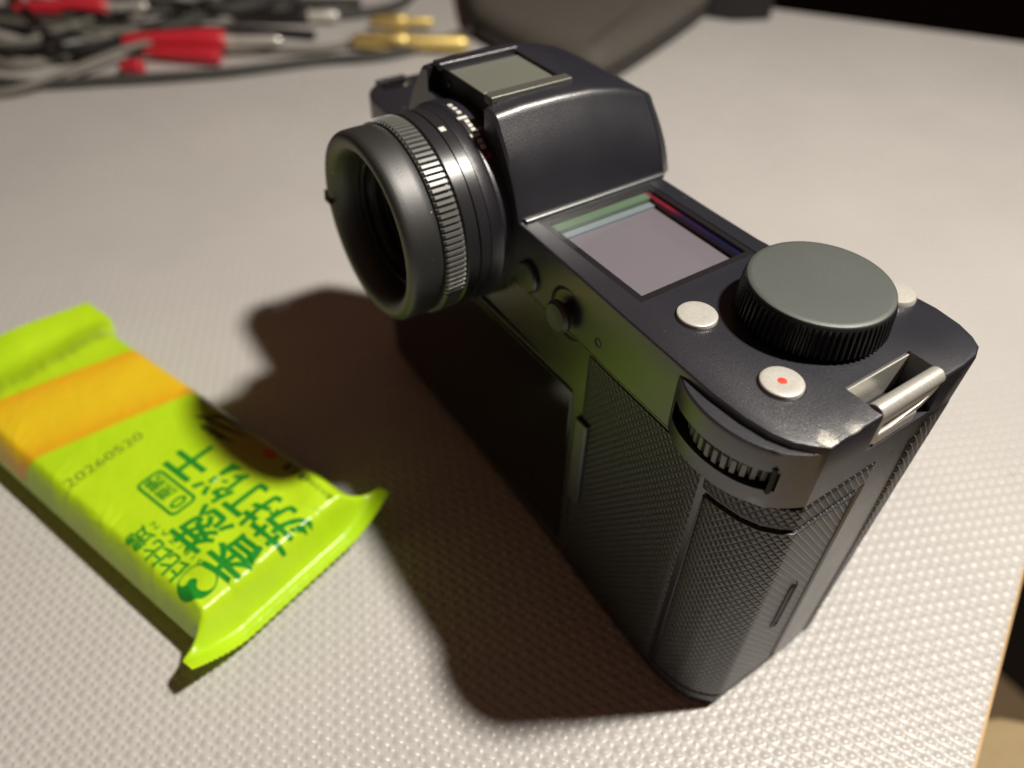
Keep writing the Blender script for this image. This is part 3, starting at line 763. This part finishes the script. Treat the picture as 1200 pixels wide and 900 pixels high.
def put(text, u, v, w, h, name, mat, dirx=(-1, 0), bold=0, lift=.13, sub=.7):
    g, f, gw, gh = glyphs(text, 10, bold)
    if not g: return
    cx, cy = wtoL(u, v); ax = Vector(dirx); ay = Vector((-ax.y, ax.x)); k1 = w/gw; k2 = h/gh
    pts = [tuple(Vector((cx, cy))+ax*(a*k1)+ay*(b*k2)) for a, b in g]
    if h < 4: return drape(name, pts, f, mat, lift, sub)
    dd = h*.010                                   # a bolder face: the stroke laid down three times, each a hair above the last
    o = None
    for q, (ex, ey) in enumerate(((-dd, -dd), (dd, dd*.6), (0, dd))):
        p = drape(name, [(a+ex, b+ey) for a, b in pts], f, mat, lift+.012*q, sub)
        if o is None: o = p
        else:
            bm = bmesh.new(); bm.from_mesh(o.data); bm.from_mesh(p.data); bm.to_mesh(o.data); bm.free(); m_ = p.data; bpy.data.objects.remove(p); bpy.data.meshes.remove(m_)
    return o
# reading direction runs towards -u, glyph tops towards +v
put('\u9999', 38.6, 86.0, 11.0, 11.6, 'printed_character', 'ink_green', bold=.11)
put('\u8471', 26.6, 85.6, 11.0, 11.6, 'printed_character', 'ink_green', bold=.11)
for ch, u in zip('\u82cf\u6253\u997c\u5e72', (40.0, 29.8, 18.6, 7.2)):
    put(ch, u, 73.4, 10.8, 11.4, 'printed_character', 'ink_green', bold=.11)
for ch, u in zip('\u6bd4\u6bd4\u8d5e', (29.8, 23.8, 17.4)):
    put(ch, u, 95.8, 6.0, 5.4, 'printed_character', 'ink_green', bold=.06)
put('B I B I Z A N', 25.5, 91.6, 19, 1.3, 'printed_letters', 'ink_green')
put('20260520', -10.8, 87.0, 21.5, 2.9, 'printed_date', 'ink_grey', dirx=(0, 1))
put('\u97ed\u9999\u5473', 3.0, 64.3, 8, 2.6, 'printed_letters', 'ink_dark', bold=.03)
put('\u51c0\u542b\u91cf', 30.5, 60.0, 8.5, 2.8, 'printed_letters', 'ink_dark', bold=.03)
put('\u56fe\u7247\u4ec5\u4f9b\u53c2\u8003', 38, 60.0, 11, 1.6, 'printed_letters', 'ink_grey')
# 0-sugar badge
def rrect(cx, cy, w, h, r, n=6):
    p = []
    for qx, qy, a0 in ((1, 1, 0), (-1, 1, 90), (-1, -1, 180), (1, -1, 270)):
        for k in range(n+1):
            a = radians(a0+90*k/n); p.append((cx+qx*(w/2-r)+r*cos(a), cy+qy*(h/2-r)+r*sin(a)))
    return p
def frame2(o, i):
    n = len(o); return o+i, [(k, (k+1) % n, n+(k+1) % n, n+k) for k in range(n)]
bx, by = wtoL(10.8, 84.0)
drape('badge_outline', *frame2(rrect(bx, by, 15.4, 7.4, 1.6), rrect(bx, by, 13.8, 5.8, 1.0)), 'ink_green')
put('0', 15.6, 84.0, 2.6, 4.4, 'printed_character', 'ink_green', bold=.08)
put('\u8517', 10.6, 84.0, 4.2, 4.6, 'printed_character', 'ink_green', bold=.03)
put('\u7cd6', 6.2, 84.0, 4.2, 4.6, 'printed_character', 'ink_green', bold=.03)
# swirl emblem
lx, ly = wtoL(37.6, 95.0)
circ = lambda r, n=48: [(lx+r*cos(2*pi*k/n), ly+r*sin(2*pi*k/n)) for k in range(n)]
drape('emblem_ring', *frame2(circ(4.5), circ(4.15)), 'ink_green', sub=.8)
sw = []
def arc(cx, cy, r, a0, a1, n):
    return [(cx+r*cos(radians(a0+(a1-a0)*k/n)), cy+r*sin(radians(a0+(a1-a0)*k/n))) for k in range(n+1)]
sw += arc(lx, ly, 4.2, -155, 35, 30)
hx, hy = cos(radians(35))*2.1, sin(radians(35))*2.1
sw += arc(lx+hx, ly+hy, 2.1, 35, -145, 14)[1:-1]
sw += arc(lx-hx*.55, ly-hy*.55, 1.15, 35, 215, 10)
sw += arc(lx-hx*1.5, ly-hy*1.5, .95, 35, -145, 8)[1:-1]
drape('emblem_swirl', sw, [tuple(range(len(sw)))], 'ink_green', sub=.8)
# spring onion leaves and the little orange cracker print
def leaf(x0, y0, ang, L, w):
    a = radians(ang); d = Vector((cos(a), sin(a))); n_ = Vector((-d.y, d.x)); P = []
    for k in range(9):
        t = k/8; P.append(Vector((x0, y0))+d*L*t+n_*(w*sin(pi*(t*.9+.05))+.8*t*t))
    for k in range(8, -1, -1):
        t = k/8; P.append(Vector((x0, y0))+d*L*t-n_*(w*sin(pi*(t*.9+.05))-.8*t*t))
    n = 9; return [tuple(p) for p in P], [(k, k+1, 16-k, 17-k) for k in range(8)]
for x0, y0, an, L, w in ((10, 15.5, 8, 17, .55), (11, 17.5, 18, 15, .6), (13, 13.5, 4, 13, .45), (9, 14.2, 30, 9, .4), (16, 19, 8, 12, .5)):
    drape('printed_leaf', *leaf(x0, y0, an, L, w), 'ink_dark', .13)
ox, oy = wtoL(20.5, 60.0)
drape('printed_cracker', [(ox+2.0*cos(2*pi*k/20), oy+1.5*sin(2*pi*k/20)) for k in range(20)]+[(ox, oy)], [(k, (k+1) % 20, 20) for k in range(20)], 'ink_orange', .14)
ox, oy = -47.5, -14.0
drape('printed_spot', [(ox+2.6*cos(2*pi*k/24), oy+2.6*sin(2*pi*k/24)) for k in range(24)]+[(ox, oy)], [(k, (k+1) % 24, 24) for k in range(24)], 'ink_white', .14)

# ------------------------------------------------------------------ cables and plugs at the back
M['cable_grey'] = simple('grey_cable_jacket', (.060, .060, .055), .45, 0, 0, 900)
M['cable_light'] = simple('pale_cable_jacket', (.22, .21, .18), .5, 0, 0, 900)
M['cable_black'] = simple('black_cable_jacket', (.012, .012, .013), .4, 0, 0, 900)
M['plug_red'] = simple('red_plug_plastic', (.62, .028, .045), .35)
M['gold'] = simple('gold_plating', (1.0, .74, .28), .5, 1.0)
def cable(ctrl, r, mat, label):
    P = spline(ctrl, 14); O = P[len(P)//2]
    o = obj('cable', tube(P, r, 10), mat, None, loc=(O.x, O.y, 0)); o['label'] = label; o['category'] = 'cable'; o['group'] = 'cables tangled at the back of the table'; return o
cable([(-420, -130, 3), (-330, -95, 3), (-278, -66, 3), (-255, -22, 3), (-236, 30, 3), (-226, 78, 3), (-214, 118, 3), (-222, 180, 3)], 2.6, 'cable_grey', 'nearest grey cable curving along the front of the tangle')
cable([(-300, -150, 3), (-268, -78, 3), (-266, -46, 6), (-282, 5, 8), (-262, 40, 6), (-240, 90, 3), (-250, 128, 3)], 1.8, 'cable_light', 'thin pale grey cable leaving the left edge over the tangle')
cable([(-400, -110, 3), (-322, -64, 4), (-290, -30, 9), (-300, 20, 6), (-290, 60, 3), (-262, 92, 3)], 2.4, 'cable_black', 'black cable running under the pale cable beside the red plug')
cable([(-460, -80, 3), (-380, -50, 5), (-330, -8, 4), (-318, 30, 3), (-330, 80, 3), (-300, 140, 3)], 3.0, 'cable_grey', 'thick grey cable behind the red plug')
cable([(-460, -40, 3), (-360, -40, 9), (-300, -30, 4), (-310, 10, 3), (-345, 60, 3), (-350, 150, 3)], 2.2, 'cable_black', 'black cable looping behind the thick grey one')
cable([(-430, -140, 3), (-345, -78, 3), (-300, -60, 3), (-310, -20, 3), (-352, 20, 3), (-420, 30, 3)], 2.6, 'cable_light', 'pale cable bent back towards the left edge')
cable([(-370, 60, 3), (-330, 100, 3), (-290, 112, 3), (-285, 160, 3), (-330, 200, 3)], 2.8, 'cable_grey', 'grey cable loop behind the silver pins')
cable([(-480, 0, 3), (-420, 10, 4), (-380, 50, 3), (-370, 120, 3), (-400, 220, 3)], 3.2, 'cable_black', 'farthest black cable along the top of the picture')
for q in range(9):                              # more runs of the tangle
    y = -75+q*17; x = -318-9*(q % 4)
    cable([(x-70, y-60, 3), (x-20, y-22, 4+q % 3*2), (x+8*((q % 3)-1), y+4, 5), (x-10, y+38, 3+q % 2*3), (x-34, y+72, 3)], 1.6+.3*(q % 4), ('cable_grey', 'cable_light', 'cable_black')[q % 3],
          ('leftmost', 'middle', 'rightmost')[q//3]+' of the three thin '+('dark grey', 'pale grey', 'black')[q % 3]+' strands heaped in the cable tangle')
def plug(name, a, b, r, mat_b, tip, tiplen, label, cat='plug', tmat='chrome', twist=None):
    A, B = Vector(a), Vector(b); d = (B-A).normalized()
    t = empty(name, (A.x, A.y, 0), label, cat, 'plugs lying among the cables')
    P = [A+(B-A)*k for k in (0, .06, .2, .45, .7, .72, .9, .96, 1)]
    obj('grip_sleeve', tube([tuple(p) for p in P], [r*.45, r*.6, r*.72, r*.86, r*.98, r, r, r*.9, r*.7], 20), mat_b, t)
    if tip:
        Q = [B, B+d*tiplen*.1, B+d*tiplen*.12, B+d*tiplen*.85, B+d*tiplen*.95, B+d*tiplen]
        obj('metal_tip', tube([tuple(p) for p in Q], [tip*1.2, tip*1.2, tip, tip, tip*.8, tip*.4], 16), tmat, t)
    return t
plug('banana_plug', (-295, -6, 7), (-262, 42, 9), 6.2, 'plug_red', 2.6, 30, 'large red plug with a silver pin, nearest the middle of the tangle')
plug('banana_plug', (-279, 2, 5), (-252, 34, 5), 4.2, 'plug_red', 0, 0, 'dark red plug sleeve under the large red plug')
plug('banana_plug', (-268, -14, 4), (-261, -4, 4), 4.0, 'plug_red', 0, 0, 'short red sleeve end in front of the black cable')
plug('banana_plug', (-375, -45, 8), (-352, 2, 8), 6.0, 'plug_red', 2.4, 22, 'red plug at the top left corner of the picture')
plug('jack_plug', (-310, 60, 5), (-288, 100, 5), 3.6, 'cable_black', 3.0, 18, 'black sleeved plug with a bright silver tip')
plug('jack_plug', (-236, 104, 6), (-218, 130, 6), 5.2, 'gold', 4.2, 34, 'bright gold plated plug pointing at the grey case', tmat='gold')
plug('jack_plug', (-262, 128, 5), (-250, 146, 5), 4.4, 'gold', 2.6, 16, 'dull gold plug behind the bright gold plug', tmat='gold')
plug('jack_plug', (-184, 206, 5), (-176, 222, 5), 3.4, 'gold', 1.6, 10, 'small gold plug showing past the viewfinder hump', tmat='gold')

# grey soft case and the dark box beyond it
cm = NB('grey_case_cloth'); cm.set(Base_Color=cm.mix(cm.noise(120, 4), (.070, .062, .052), (.10, .09, .075)), Roughness=.75, Normal=cm.bump(cm.noise(900, 3), .4, .0005))
case_poly = smooth_poly([(-238, 180), (-215, 172), (-140, 178), (-122, 186), (-124, 204), (-172, 320), (-190, 340), (-300, 420), (-420, 330), (-330, 230)], 2, True)
case = obj('soft_case', loft([[(x, y, .3) for x, y in inset(case_poly, 3)], [(x, y, 3) for x, y in case_poly], [(x, y, 12) for x, y in case_poly], [(x, y, 17) for x, y in inset(case_poly, 3)], [(x, y, 19) for x, y in inset(case_poly, 9)], [(x, y, 19.6) for x, y in inset(case_poly, 13)]]), cm.m, None, ang=60)
case['label'] = 'flat grey cloth case lying behind the viewfinder hump'; case['category'] = 'case'
strap = obj('case_zip', tube([(x, y, 9) for x, y in inset(case_poly, -.4)]+[(*inset(case_poly, -.4)[0], 9)], 1.0, 8), 'cable_black', case)
bxp = [(-196, 342), (-176, 318), (-160, 330), (-150, 352), (-175, 372)]
db = obj('cable_clip', loft([[(x, y, .3) for x, y in bxp], [(x, y, 16) for x, y in bxp], [(x, y, 19) for x, y in inset(bxp, 3)]]), 'cable_black', None, bevel=1); db['label'] = 'small dark clip at the far corner of the grey case'; db['category'] = 'clip'
